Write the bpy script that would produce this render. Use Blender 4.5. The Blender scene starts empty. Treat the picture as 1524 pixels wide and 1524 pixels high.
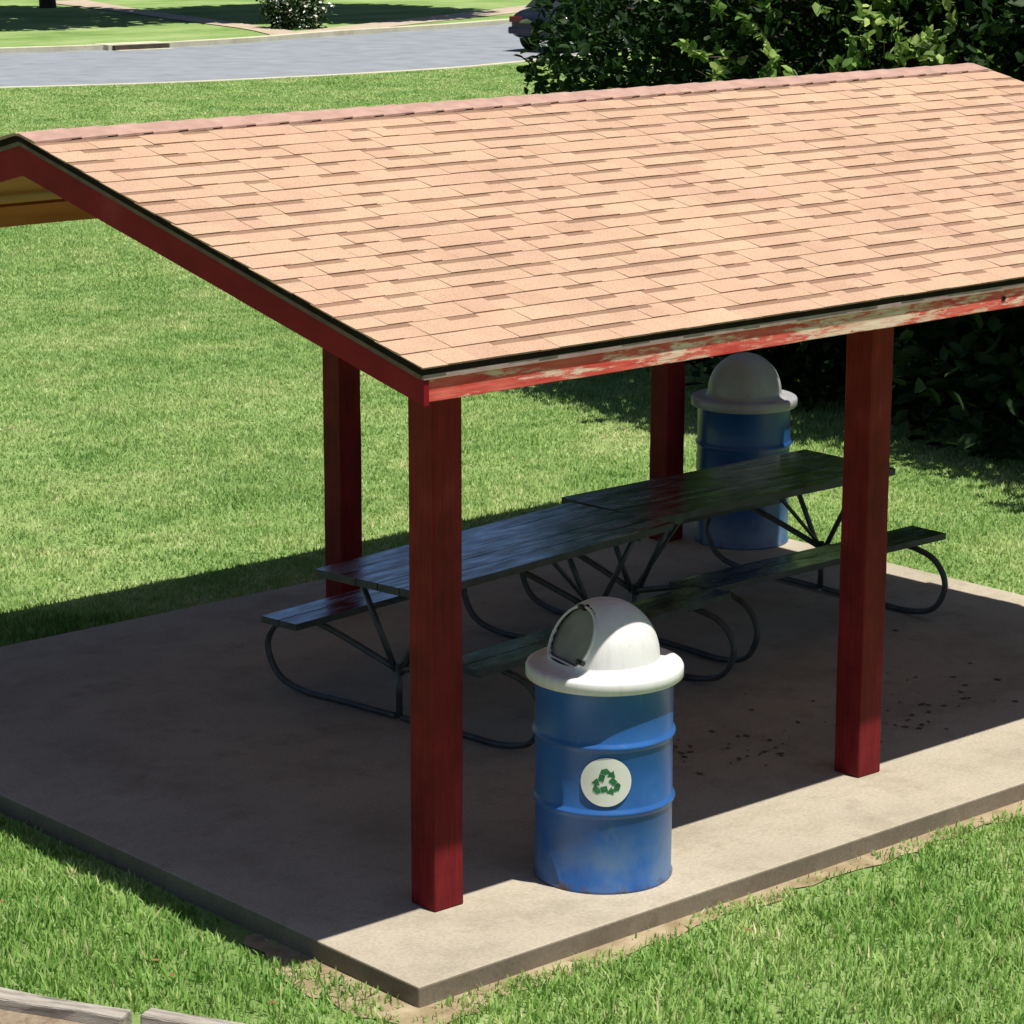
import bpy, math, random
import numpy as np
from mathutils import Vector, Matrix

# ------------------------------------------------------------------ scene, camera, light
scene = bpy.context.scene
COL = scene.collection
random.seed(7)
RNG = np.random.default_rng(7)

CAM = Vector((-6.283, -7.608, 4.152))
YAW, PITCH, ROLL, FPX = 0.8449, 0.2295, 0.0009, 4149.0
cd = bpy.data.cameras.new('camera')
cam = bpy.data.objects.new('camera', cd)
COL.objects.link(cam)
F = Vector((math.cos(YAW)*math.cos(PITCH), math.sin(YAW)*math.cos(PITCH), -math.sin(PITCH)))
R = Vector((math.sin(YAW), -math.cos(YAW), 0))
U = R.cross(F)
R2 = math.cos(ROLL)*R + math.sin(ROLL)*U
U2 = -math.sin(ROLL)*R + math.cos(ROLL)*U
cam.matrix_world = Matrix(((R2.x, U2.x, -F.x, CAM.x), (R2.y, U2.y, -F.y, CAM.y), (R2.z, U2.z, -F.z, CAM.z), (0, 0, 0, 1)))
cd.sensor_width = 36
cd.lens = FPX/1524*36
cd.clip_end = 1500
scene.camera = cam

SUN = Vector((0.05, -0.297, 1)).normalized()
EL = math.asin(SUN.z)
AZ = math.atan2(SUN.x, SUN.y)
w = bpy.data.worlds.new('World')
scene.world = w
w.use_nodes = True
nt = w.node_tree
nt.nodes.clear()
sky = nt.nodes.new('ShaderNodeTexSky')
sky.sky_type = 'NISHITA'
sky.sun_disc = False
sky.sun_elevation = EL
sky.sun_rotation = AZ
sky.air_density = 0.85
sky.ozone_density = 3.5
bg = nt.nodes.new('ShaderNodeBackground')
bg.inputs['Strength'].default_value = 0.05
wo = nt.nodes.new('ShaderNodeOutputWorld')
nt.links.new(sky.outputs[0], bg.inputs['Color'])
nt.links.new(bg.outputs[0], wo.inputs['Surface'])
sd = bpy.data.lights.new('sun', 'SUN')
sd.energy = 5.0
sd.angle = math.radians(0.5)
sd.color = (1.0, 0.94, 0.82)
so = bpy.data.objects.new('sun', sd)
COL.objects.link(so)
so.rotation_euler = SUN.to_track_quat('Z', 'Y').to_euler()
so.location = (0, 0, 30)
vs = scene.view_settings
vs.view_transform = 'Standard'
vs.look = 'None'
vs.exposure = 0.34
vs.gamma = 1
vs.use_curve_mapping = False

# ------------------------------------------------------------------ materials
def new_mat(name):
    m = bpy.data.materials.new(name)
    m.use_nodes = True
    t = m.node_tree
    t.nodes.clear()
    out = t.nodes.new('ShaderNodeOutputMaterial')
    b = t.nodes.new('ShaderNodeBsdfPrincipled')
    t.links.new(b.outputs[0], out.inputs['Surface'])
    return m, t, b

def N(t, kind, **kw):
    n = t.nodes.new(kind)
    for k, v in kw.items():
        if k in n.inputs.keys():
            n.inputs[k].default_value = v
        else:
            setattr(n, k, v)
    return n

def ramp(t, src, stops, interp='LINEAR'):
    r = t.nodes.new('ShaderNodeValToRGB')
    r.color_ramp.interpolation = interp
    els = r.color_ramp.elements
    while len(els) > 1:
        els.remove(els[0])
    els[0].position = stops[0][0]
    els[0].color = tuple(stops[0][1]) + (1,)
    for p, c in stops[1:]:
        e = els.new(p)
        e.color = tuple(c) + (1,)
    t.links.new(src, r.inputs[0])
    return r.outputs[0]

def coords(t, scale=(1, 1, 1), kind='Object', world=False):
    mp = N(t, 'ShaderNodeMapping')
    mp.inputs['Scale'].default_value = scale
    if world:
        g = t.nodes.new('ShaderNodeNewGeometry')
        t.links.new(g.outputs['Position'], mp.inputs[0])
    else:
        tc = t.nodes.new('ShaderNodeTexCoord')
        t.links.new(tc.outputs[kind], mp.inputs[0])
    return mp.outputs[0]

def noise(t, vec, scale, detail=4, rough=0.55):
    n = N(t, 'ShaderNodeTexNoise')
    n.inputs['Scale'].default_value = scale
    n.inputs['Detail'].default_value = detail
    n.inputs['Roughness'].default_value = rough
    t.links.new(vec, n.inputs['Vector'])
    return n.outputs['Fac']

def mix(t, a, b, fac, mode='MIX'):
    m = t.nodes.new('ShaderNodeMix')
    m.data_type = 'RGBA'
    m.blend_type = mode
    for s, v in ((m.inputs['Factor'], fac), (m.inputs['A'], a), (m.inputs['B'], b)):
        if hasattr(v, 'type') and hasattr(v, 'is_output'):
            t.links.new(v, s)
        elif isinstance(v, (int, float)):
            s.default_value = v
        else:
            s.default_value = tuple(v) + (1,)
    # the RGBA sockets share names with the float ones: index explicitly
    return m

def mixc(t, a, b, fac, mode='MIX'):
    m = t.nodes.new('ShaderNodeMix')
    m.data_type = 'RGBA'
    m.blend_type = mode
    m.clamp_factor = True
    for s, v in ((m.inputs[0], fac), (m.inputs[6], a), (m.inputs[7], b)):
        if isinstance(v, bpy.types.NodeSocket):
            t.links.new(v, s)
        elif isinstance(v, (int, float)):
            s.default_value = v
        else:
            s.default_value = tuple(v) + (1,)
    return m.outputs[2]

def bump(t, b, src, strength=0.3, dist=0.01):
    n = N(t, 'ShaderNodeBump')
    n.inputs['Strength'].default_value = strength
    n.inputs['Distance'].default_value = dist
    t.links.new(src, n.inputs['Height'])
    t.links.new(n.outputs[0], b.inputs['Normal'])

def simple(name, stops, scale=6, rough=0.6, bs=0.15, bd=0.004, stretch=(1, 1, 1), metal=0, spec=0.5, world=False):
    m, t, b = new_mat(name)
    v = coords(t, stretch, world=world)
    n = noise(t, v, scale, 6)
    t.links.new(ramp(t, n, stops), b.inputs['Base Color'])
    b.inputs['Roughness'].default_value = rough
    b.inputs['Metallic'].default_value = metal
    b.inputs['Specular IOR Level'].default_value = spec
    n2 = noise(t, v, scale*6, 3)
    bump(t, b, n2, bs, bd)
    return m

M = {}
# concrete
def concrete(name, base, dark, stain):
    m, t, b = new_mat(name)
    v = coords(t, world=True)
    c = ramp(t, noise(t, v, 1.1, 6, 0.6), [(0.3, dark), (0.62, base)])
    c2 = ramp(t, noise(t, v, 60, 3, 0.7), [(0.3, (0.72, 0.72, 0.72)), (0.65, (1.08, 1.08, 1.08))])
    c = mixc(t, c, c2, 0.7, 'MULTIPLY')
    st = ramp(t, noise(t, v, 4.5, 8, 0.7), [(0.56, (0, 0, 0)), (0.72, (1, 1, 1))])
    c = mixc(t, c, stain, mixc(t, (0, 0, 0), (0.55, 0.55, 0.55), st))
    wr = ramp(t, noise(t, v, 2.4, 7, 0.72), [(0.38, (0.80, 0.79, 0.77)), (0.52, (1.0, 1.0, 1.0)), (0.7, (1.05, 1.05, 1.06))])
    c = mixc(t, c, wr, 0.8, 'MULTIPLY')
    t.links.new(c, b.inputs['Base Color'])
    b.inputs['Roughness'].default_value = 0.85
    b.inputs['Specular IOR Level'].default_value = 0.3
    bump(t, b, noise(t, v, 45, 6, 0.7), 0.35, 0.004)
    return m
M['slab'] = concrete('slab_concrete', (0.44, 0.395, 0.32), (0.36, 0.325, 0.265), (0.22, 0.19, 0.155))
M['curb'] = concrete('curb_concrete', (0.60, 0.58, 0.45), (0.50, 0.48, 0.36), (0.36, 0.33, 0.26))
M['walk'] = concrete('walk_concrete', (0.52, 0.43, 0.34), (0.42, 0.35, 0.28), (0.3, 0.24, 0.2))
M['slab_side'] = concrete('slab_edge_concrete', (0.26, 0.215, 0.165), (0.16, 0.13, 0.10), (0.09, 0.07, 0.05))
# asphalt road, old and pale
M['road'] = simple('old_asphalt', [(0.25, (0.17, 0.195, 0.23)), (0.4, (0.215, 0.24, 0.28)), (0.6, (0.25, 0.275, 0.32)), (0.8, (0.29, 0.31, 0.35))], 1.6, 0.9, 0.3, 0.01, (1, 1, 1), world=True)
# red paint on wood
def red_paint(name, peel):
    m, t, b = new_mat(name)
    v = coords(t)
    base = ramp(t, noise(t, v, 5, 6), [(0.3, (0.12, 0.008, 0.010)), (0.6, (0.20, 0.014, 0.019)), (0.8, (0.26, 0.03, 0.034))])
    vg = coords(t, (1, 1, 1) if not peel else (0.25, 4, 4))
    if peel:
        n = noise(t, coords(t, (0.8, 5, 4.5)), 4.5, 9, 0.75)
        tcx = t.nodes.new('ShaderNodeTexCoord')
        sxx = t.nodes.new('ShaderNodeSeparateXYZ')
        t.links.new(tcx.outputs['Object'], sxx.inputs[0])
        fx = N(t, 'ShaderNodeMath', operation='DIVIDE')
        fx.inputs[1].default_value = 6.3
        t.links.new(sxx.outputs['X'], fx.inputs[0])
        # how far the paint has gone along the board
        worn = ramp(t, fx.outputs[0], [(0.0, (0.40,)*3), (0.06, (0.50,)*3), (0.11, (0.44,)*3), (0.17, (0.56,)*3), (0.22, (0.58,)*3), (0.27, (0.46,)*3), (0.34, (0.62,)*3), (0.41, (0.72,)*3), (0.47, (0.52,)*3), (0.54, (0.58,)*3), (0.7, (0.62,)*3), (1.0, (0.5,)*3)])
        s = N(t, 'ShaderNodeMath', operation='MULTIPLY_ADD')
        s.inputs[1].default_value = 0.5
        t.links.new(worn, s.inputs[0])
        t.links.new(n, s.inputs[2])
        msk = ramp(t, s.outputs[0], [(0.765, (0, 0, 0)), (0.83, (1, 1, 1))])
        wood = ramp(t, noise(t, coords(t, (1.5, 20, 20)), 4, 4), [(0.3, (0.58, 0.28, 0.21)), (0.5, (0.74, 0.52, 0.42)), (0.75, (0.84, 0.70, 0.60))])
        base2 = ramp(t, noise(t, coords(t, (2, 12, 12)), 3, 6), [(0.3, (0.55, 0.045, 0.045)), (0.7, (0.72, 0.16, 0.13))])
        c = mixc(t, base2, wood, msk)
    else:
        g = noise(t, coords(t, (12, 12, 0.6)), 6, 5)
        c = mixc(t, base, ramp(t, g, [(0.35, (0.6, 0.6, 0.6)), (0.6, (1.1, 1.1, 1.1))]), 0.6, 'MULTIPLY')
    t.links.new(c, b.inputs['Base Color'])
    b.inputs['Roughness'].default_value = 0.6
    b.inputs['Specular IOR Level'].default_value = 0.15
    bump(t, b, noise(t, coords(t, (30, 30, 1.5) if not peel else (1.5, 30, 30)), 3, 4), 0.4, 0.004)
    return m
M['post'] = red_paint('red_painted_post', False)
M['fascia'] = red_paint('peeling_red_fascia', True)
M['rake'] = simple('dark_red_rake_paint', [(0.3, (0.17, 0.006, 0.014)), (0.55, (0.25, 0.010, 0.022)), (0.75, (0.28, 0.035, 0.035))], 3, 0.6, 0.3, 0.004, (1, 1, 1), spec=0.12)
M['plywood'] = simple('tan_plywood', [(0.3, (0.42, 0.15, 0.045)), (0.7, (0.54, 0.22, 0.08))], 2.2, 0.7, 0.2, 0.003, (1, 8, 8))
M['beam'] = simple('brown_red_beam', [(0.3, (0.10, 0.02, 0.015)), (0.7, (0.18, 0.04, 0.03))], 3, 0.6)
M['drip'] = simple('drip_edge_metal', [(0.35, (0.26, 0.16, 0.16)), (0.65, (0.36, 0.27, 0.27))], 9, 0.6, 0.1, 0.002)
M['rake_drip'] = simple('brown_drip_edge', [(0.35, (0.09, 0.055, 0.05)), (0.65, (0.16, 0.10, 0.09))], 9, 0.7, 0.1, 0.002)
M['felt'] = simple('black_underlay', [(0.3, (0.014, 0.010, 0.010)), (0.7, (0.028, 0.02, 0.018))], 9, 0.95, spec=0.05)
# shingles
def shingle_mat(name='tan_shingle', dark=1.0):
    m, t, b = new_mat(name)
    oi = t.nodes.new('ShaderNodeObjectInfo')
    at = t.nodes.new('ShaderNodeAttribute')
    at.attribute_name = 'tone'
    ad = N(t, 'ShaderNodeMath', operation='ADD')
    t.links.new(oi.outputs['Random'], ad.inputs[0])
    t.links.new(at.outputs['Fac'], ad.inputs[1])
    fr = N(t, 'ShaderNodeMath', operation='FRACT')
    t.links.new(ad.outputs[0], fr.inputs[0])
    c = ramp(t, fr.outputs[0], [(0.0, (0.49, 0.325, 0.24)), (0.25, (0.50, 0.34, 0.25)), (0.5, (0.515, 0.36, 0.262)), (0.72, (0.51, 0.335, 0.255)), (0.88, (0.53, 0.375, 0.275)), (1.0, (0.485, 0.32, 0.24))])
    vw = coords(t, world=True)
    sp = ramp(t, noise(t, vw, 170, 2, 0.6), [(0.32, (0.66, 0.64, 0.62)), (0.5, (1, 1, 1)), (0.72, (1.18, 1.16, 1.12))])
    c = mixc(t, c, sp, 0.8, 'MULTIPLY')
    big = ramp(t, noise(t, vw, 1.6, 5, 0.6), [(0.3, (0.88, 0.86, 0.86)), (0.6, (1.04, 1.03, 1.0))])
    c = mixc(t, c, big, 1.0, 'MULTIPLY')
    if dark < 1:
        c = mixc(t, c, (dark, dark*0.92, dark*0.88), 1.0, 'MULTIPLY')
    t.links.new(c, b.inputs['Base Color'])
    b.inputs['Roughness'].default_value = 0.95
    b.inputs['Specular IOR Level'].default_value = 0.15
    bump(t, b, noise(t, vw, 150, 3), 0.8, 0.004)
    return m
M['shingle'] = shingle_mat()
M['shingle_band'] = shingle_mat('brown_shadow_line_granules', 0.55)
M['shingle_cut'] = simple('shingle_cut_edge', [(0.3, (0.20, 0.125, 0.09)), (0.7, (0.34, 0.22, 0.16))], 30, 0.95, world=True)
M['ridge'] = simple('pinkish_ridge_shingle', [(0.3, (0.34, 0.205, 0.175)), (0.7, (0.46, 0.30, 0.25))], 12, 0.95, 0.5, 0.003, world=True)
# barrels
def barrel_mat(name='scuffed_blue_paint', k=1.0):
    m, t, b = new_mat(name)
    v = coords(t)
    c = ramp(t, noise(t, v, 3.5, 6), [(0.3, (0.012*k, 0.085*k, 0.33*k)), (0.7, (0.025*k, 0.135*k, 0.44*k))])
    sc = ramp(t, noise(t, coords(t, (1, 1, 0.6)), 7, 9, 0.75), [(0.60, (0, 0, 0)), (0.72, (1, 1, 1))])
    # dull scuffed band low on the drum
    tc = t.nodes.new('ShaderNodeTexCoord')
    sx = t.nodes.new('ShaderNodeSeparateXYZ')
    t.links.new(tc.outputs['Object'], sx.inputs[0])
    lo = ramp(t, sx.outputs['Z'], [(0.0, (0.85, 0.85, 0.85)), (0.18, (0.6, 0.6, 0.6)), (0.34, (0.06, 0.06, 0.06))])
    lo2 = mixc(t, lo, ramp(t, noise(t, v, 5, 5), [(0.35, (0, 0, 0)), (0.62, (1, 1, 1))]), 1.0, 'MULTIPLY')
    c = mixc(t, c, (0.13, 0.20, 0.30), lo2)
    c = mixc(t, c, (0.20, 0.25, 0.30), mixc(t, (0, 0, 0), (0.35, 0.35, 0.35), sc))
    rs = ramp(t, noise(t, v, 24, 5, 0.7), [(0.67, (0, 0, 0)), (0.71, (1, 1, 1))])
    c = mixc(t, c, (0.03, 0.03, 0.05), mixc(t, (0, 0, 0), rs, lo))
    scr = ramp(t, noise(t, coords(t, (1, 1, 0.22)), 38, 6, 0.8), [(0.66, (0, 0, 0)), (0.70, (0.7, 0.7, 0.7))])
    c = mixc(t, c, (0.24, 0.30, 0.38), scr)
    # rust where the paint is knocked off at the bottom chime and the hoops
    zz = ramp(t, sx.outputs['Z'], [(0.0, (1, 1, 1)), (0.022, (0.8, 0.8, 0.8)), (0.04, (0, 0, 0)), (0.330, (0, 0, 0)), (0.345, (0.35, 0.35, 0.35)), (0.36, (0, 0, 0)), (0.614, (0, 0, 0)), (0.628, (0.35, 0.35, 0.35)), (0.642, (0, 0, 0))])
    ru = ramp(t, noise(t, v, 17, 8, 0.75), [(0.50, (0, 0, 0)), (0.58, (1, 1, 1))])
    c = mixc(t, c, (0.10, 0.055, 0.035), mixc(t, (0, 0, 0), ru, zz))
    t.links.new(c, b.inputs['Base Color'])
    b.inputs['Roughness'].default_value = 0.38
    bump(t, b, noise(t, v, 9, 4), 0.25, 0.006)
    return m
M['barrel'] = barrel_mat()
M['shaded_barrel'] = barrel_mat('shaded_scuffed_blue_paint', 0.62)  # same blue paint, darkened to carry the shade on the rear drum
def lid_mat(name='white_plastic_lid', k=1.0):
    m, t, b = new_mat(name)
    v = coords(t)
    c = ramp(t, noise(t, v, 4, 6), [(0.3, (0.66, 0.66, 0.68)), (0.6, (0.76, 0.76, 0.78))])
    g = ramp(t, noise(t, v, 14, 8, 0.7), [(0.58, (1, 1, 1)), (0.75, (0.72, 0.70, 0.66))])
    c = mixc(t, c, g, 0.8, 'MULTIPLY')
    sk = ramp(t, noise(t, coords(t, (9, 9, 0.7)), 2.5, 6, 0.7), [(0.52, (1, 1, 1)), (0.72, (0.80, 0.79, 0.76))])
    c = mixc(t, c, sk, 0.7, 'MULTIPLY')
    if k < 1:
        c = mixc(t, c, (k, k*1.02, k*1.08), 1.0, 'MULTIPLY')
    t.links.new(c, b.inputs['Base Color'])
    b.inputs['Roughness'].default_value = 0.42
    return m
M['lid'] = lid_mat()
M['shaded_lid'] = lid_mat('shaded_white_plastic_lid', 0.45)  # white lid greyed down, tree shade put into its colour
M['flap'] = simple('dark_flap_plastic', [(0.3, (0.22, 0.22, 0.20)), (0.7, (0.36, 0.36, 0.33))], 6, 0.5)
M['black'] = simple('black_plastic', [(0.3, (0.008, 0.008, 0.008)), (0.7, (0.02, 0.02, 0.02))], 9, 0.5)
M['sticker'] = simple('white_sticker', [(0.3, (0.76, 0.78, 0.74)), (0.7, (0.84, 0.85, 0.82))], 9, 0.5, 0.02)
M['green'] = simple('green_print', [(0.35, (0.015, 0.13, 0.05)), (0.65, (0.03, 0.22, 0.08))], 20, 0.5, 0.02)
# tables
def table_mat():
    m, t, b = new_mat('worn_metal_plank')
    v = coords(t, (0.8, 14, 14))
    c = ramp(t, noise(t, v, 3, 8, 0.7), [(0.25, (0.38, 0.44, 0.54)), (0.5, (0.60, 0.68, 0.80)), (0.75, (0.80, 0.86, 0.95))])
    w_ = ramp(t, noise(t, coords(t, (1, 4, 4)), 3, 6, 0.7), [(0.42, (0.45, 0.45, 0.45)), (0.62, (1, 1, 1))])
    c = mixc(t, c, w_, 1.0, 'MULTIPLY')
    t.links.new(c, b.inputs['Base Color'])
    b.inputs['Metallic'].default_value = 1.0
    rg = ramp(t, noise(t, coords(t, (1, 5, 5)), 4, 5), [(0.35, (0.12, 0.12, 0.12)), (0.65, (0.3, 0.3, 0.3))])
    t.links.new(rg, b.inputs['Roughness'])
    bump(t, b, noise(t, coords(t, (1, 25, 25)), 4, 5), 0.06, 0.002)
    return m
M['table'] = table_mat()
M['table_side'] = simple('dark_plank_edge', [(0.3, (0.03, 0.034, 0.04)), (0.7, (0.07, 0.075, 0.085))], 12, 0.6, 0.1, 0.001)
M['pipe'] = simple('dark_steel_pipe', [(0.3, (0.035, 0.04, 0.045)), (0.7, (0.08, 0.085, 0.095))], 12, 0.38, 0.1, 0.001)
# ground
def ground_mat():
    m, t, b = new_mat('lawn_ground')
    v = coords(t, world=True)
    c = ramp(t, noise(t, v, 0.45, 8, 0.65), [(0.3, (0.14, 0.225, 0.075)), (0.45, (0.20, 0.30, 0.105)), (0.58, (0.26, 0.35, 0.145)), (0.7, (0.31, 0.375, 0.19))])
    f = ramp(t, noise(t, v, 26, 8, 0.8), [(0.28, (0.62, 0.68, 0.55)), (0.5, (1.05, 1.08, 1.0)), (0.75, (1.4, 1.35, 1.35))])
    c = mixc(t, c, f, 0.9, 'MULTIPLY')
    sx = coords(t, (0.12, 0.9, 1), world=True)
    st = ramp(t, noise(t, sx, 1.3, 3), [(0.35, (0.86, 0.9, 0.84)), (0.65, (1.12, 1.1, 1.12))])
    c = mixc(t, c, st, 0.8, 'MULTIPLY')
    t.links.new(c, b.inputs['Base Color'])
    b.inputs['Roughness'].default_value = 0.95
    b.inputs['Specular IOR Level'].default_value = 0.1
    bump(t, b, noise(t, v, 30, 6, 0.8), 0.7, 0.03)
    return m
M['lawn'] = ground_mat()
M['soil'] = simple('tan_soil', [(0.3, (0.20, 0.15, 0.085)), (0.5, (0.30, 0.235, 0.145)), (0.75, (0.42, 0.35, 0.24))], 9, 0.95, 0.8, 0.01, world=True)
M['gravel'] = simple('tan_gravel', [(0.25, (0.27, 0.19, 0.12)), (0.5, (0.47, 0.36, 0.25)), (0.75, (0.60, 0.50, 0.38))], 40, 0.95, 1.0, 0.02, world=True)
M['timber'] = simple('weathered_timber', [(0.3, (0.16, 0.14, 0.12)), (0.5, (0.36, 0.33, 0.30)), (0.75, (0.50, 0.47, 0.43))], 5, 0.9, 0.8, 0.01, (1, 9, 9))
def grass_mat(name, stops, transl=0.35):
    m, t, b = new_mat(name)
    at = t.nodes.new('ShaderNodeAttribute')
    at.attribute_name = 'tone'
    v = coords(t, world=True)
    c = ramp(t, at.outputs['Fac'], stops)
    pat = ramp(t, noise(t, v, 0.9, 6, 0.65), [(0.32, (0.56, 0.74, 0.58)), (0.5, (0.92, 0.95, 0.93)), (0.66, (1.26, 1.08, 1.32))])
    c = mixc(t, c, pat, 0.9, 'MULTIPLY')
    pt2 = ramp(t, noise(t, v, 7.5, 4, 0.7), [(0.34, (0.62, 0.74, 0.55)), (0.5, (0.98, 1.0, 0.95)), (0.66, (1.32, 1.22, 1.38))])
    c = mixc(t, c, pt2, 0.85, 'MULTIPLY')
    t.links.new(c, b.inputs['Base Color'])
    b.inputs['Roughness'].default_value = 0.55
    b.inputs['Specular IOR Level'].default_value = 0.25
    tr = t.nodes.new('ShaderNodeBsdfTranslucent')
    t.links.new(c, tr.inputs['Color'])
    ms = t.nodes.new('ShaderNodeMixShader')
    ms.inputs[0].default_value = transl
    out = [n for n in t.nodes if n.type == 'OUTPUT_MATERIAL'][0]
    t.links.new(b.outputs[0], ms.inputs[1])
    t.links.new(tr.outputs[0], ms.inputs[2])
    t.links.new(ms.outputs[0], out.inputs['Surface'])
    return m
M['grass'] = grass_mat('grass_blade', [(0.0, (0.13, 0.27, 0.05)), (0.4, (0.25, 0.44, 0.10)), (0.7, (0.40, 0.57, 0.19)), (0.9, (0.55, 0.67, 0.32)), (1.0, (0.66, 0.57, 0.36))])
M['pale_grass'] = grass_mat('pale_grass_blade', [(0.0, (0.27, 0.43, 0.12)), (0.4, (0.40, 0.56, 0.20)), (0.7, (0.52, 0.65, 0.29)), (0.9, (0.62, 0.71, 0.41)), (1.0, (0.70, 0.62, 0.40))], 0.42)  # paler blade colour for the lawn behind the slab and farther off
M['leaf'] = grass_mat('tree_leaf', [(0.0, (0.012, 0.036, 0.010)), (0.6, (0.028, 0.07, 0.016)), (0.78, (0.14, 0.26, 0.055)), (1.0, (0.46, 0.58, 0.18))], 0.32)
M['dark_leaf'] = grass_mat('dark_tree_leaf', [(0.0, (0.012, 0.032, 0.012)), (1.0, (0.03, 0.065, 0.018))], 0.12)
M['bark'] = simple('tree_bark', [(0.3, (0.035, 0.027, 0.02)), (0.7, (0.085, 0.065, 0.05))], 5, 0.95, 0.8, 0.02, (4, 4, 0.7))
M['old_leaf'] = simple('old_dark_leaf', [(0.3, (0.05, 0.04, 0.03)), (0.7, (0.16, 0.12, 0.09))], 9, 0.9, world=True)
M['brown_leaf'] = simple('dry_leaf', [(0.3, (0.13, 0.055, 0.02)), (0.7, (0.30, 0.14, 0.05))], 7, 0.8, world=True)
M['car_paint'] = simple('dark_blue_car_paint', [(0.4, (0.010, 0.014, 0.026)), (0.6, (0.014, 0.018, 0.032))], 4, 0.18, 0.0)
M['glass'] = simple('dark_car_glass', [(0.4, (0.02, 0.025, 0.03)), (0.6, (0.03, 0.035, 0.04))], 2, 0.06, 0.0)
M['tyre'] = simple('tyre_rubber', [(0.4, (0.015, 0.015, 0.015)), (0.6, (0.03, 0.03, 0.03))], 8, 0.85)
M['rim'] = simple('alloy_rim', [(0.4, (0.35, 0.35, 0.36)), (0.6, (0.45, 0.45, 0.46))], 8, 0.35, 0.05, metal=0.7)
M['redlamp'] = simple('red_lamp_lens', [(0.4, (0.12, 0.01, 0.01)), (0.6, (0.16, 0.015, 0.015))], 8, 0.2, 0.0)
M['chrome'] = simple('pale_trim', [(0.4, (0.45, 0.46, 0.48)), (0.6, (0.6, 0.6, 0.62))], 8, 0.25, 0.0, metal=0.8)
M['iron'] = simple('rusty_iron', [(0.4, (0.03, 0.03, 0.03)), (0.6, (0.07, 0.05, 0.04))], 12, 0.8)

# ------------------------------------------------------------------ mesh helpers
class MB:
    def __init__(s):
        s.v = []; s.f = []; s.m = []; s.sm = []
    def add(s, verts, faces, mi=0, smooth=False):
        o = len(s.v)
        s.v += [tuple(x) for x in verts]
        s.f += [tuple(o+i for i in f) for f in faces]
        s.m += [mi]*len(faces)
        s.sm += [smooth]*len(faces)
    def box(s, lo, hi, mi=0, mat=None):
        x0, y0, z0 = lo; x1, y1, z1 = hi
        vs_ = [Vector(p) for p in ((x0,y0,z0),(x1,y0,z0),(x1,y1,z0),(x0,y1,z0),(x0,y0,z1),(x1,y0,z1),(x1,y1,z1),(x0,y1,z1))]
        if mat: vs_ = [mat @ p for p in vs_]
        s.add(vs_, [(0,3,2,1),(4,5,6,7),(0,1,5,4),(1,2,6,5),(2,3,7,6),(3,0,4,7)], mi)
    def tube(s, pts, r, n=8, mi=0, caps=True):
        pts = [Vector(p) for p in pts]
        rs = r if isinstance(r, (list, tuple)) else [r]*len(pts)
        rings = []
        ref = None
        for i, p in enumerate(pts):
            d = (pts[min(i+1, len(pts)-1)] - pts[max(i-1, 0)]).normalized()
            if ref is None:
                ref = Vector((0, 0, 1)) if abs(d.z) < 0.9 else Vector((1, 0, 0))
            a = (ref - d*ref.dot(d)).normalized()
            ref = a
            b = d.cross(a)
            rings.append([p + rs[i]*(math.cos(2*math.pi*k/n)*a + math.sin(2*math.pi*k/n)*b) for k in range(n)])
        vs_ = [q for rg in rings for q in rg]
        fs = []
        for i in range(len(pts)-1):
            for k in range(n):
                k2 = (k+1) % n
                fs.append((i*n+k, i*n+k2, (i+1)*n+k2, (i+1)*n+k))
        s.add(vs_, fs, mi, True)
        if caps:
            o = len(s.v) - len(vs_)
            s.f.append(tuple(o+k for k in reversed(range(n)))); s.m.append(mi); s.sm.append(False)
            s.f.append(tuple(o+(len(pts)-1)*n+k for k in range(n))); s.m.append(mi); s.sm.append(False)
    def lathe(s, prof, n=64, mi=0, cx=0, cy=0):
        vs_ = []
        for r, z in prof:
            vs_ += [(cx+r*math.cos(2*math.pi*k/n), cy+r*math.sin(2*math.pi*k/n), z) for k in range(n)]
        fs = []
        for i in range(len(prof)-1):
            for k in range(n):
                k2 = (k+1) % n
                fs.append((i*n+k, i*n+k2, (i+1)*n+k2, (i+1)*n+k))
        s.add(vs_, fs, mi, True)
    def mesh(s, name, mats):
        me = bpy.data.meshes.new(name)
        me.from_pydata(s.v, [], s.f)
        for m in (mats if isinstance(mats, (list, tuple)) else [mats]):
            me.materials.append(m)
        me.polygons.foreach_set('material_index', s.m)
        me.polygons.foreach_set('use_smooth', s.sm)
        me.update()
        return me

def link(name, me, parent=None, loc=None, rot=None):
    o = bpy.data.objects.new(name, me)
    COL.objects.link(o)
    if parent: o.parent = parent
    if loc is not None: o.location = loc
    if rot is not None: o.rotation_euler = rot
    return o

def bevel(o, wd, seg=2):
    md = o.modifiers.new('bevel', 'BEVEL')
    md.width = wd
    md.segments = seg
    md.limit_method = 'ANGLE'
    md.angle_limit = math.radians(40)
    return o

def thing(name, label, cat, loc=(0, 0, 0), rz=0, group=None):
    o = bpy.data.objects.new(name, None)
    COL.objects.link(o)
    o.empty_display_size = 0.2
    o.location = loc
    o.rotation_euler = (0, 0, rz)
    tag(o, label, cat, group)
    return o

def tag(o, label, cat, group=None):
    o['label'] = label
    o['category'] = cat
    if group: o['group'] = group

def struct(o):
    o['kind'] = 'structure'
    return o

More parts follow.
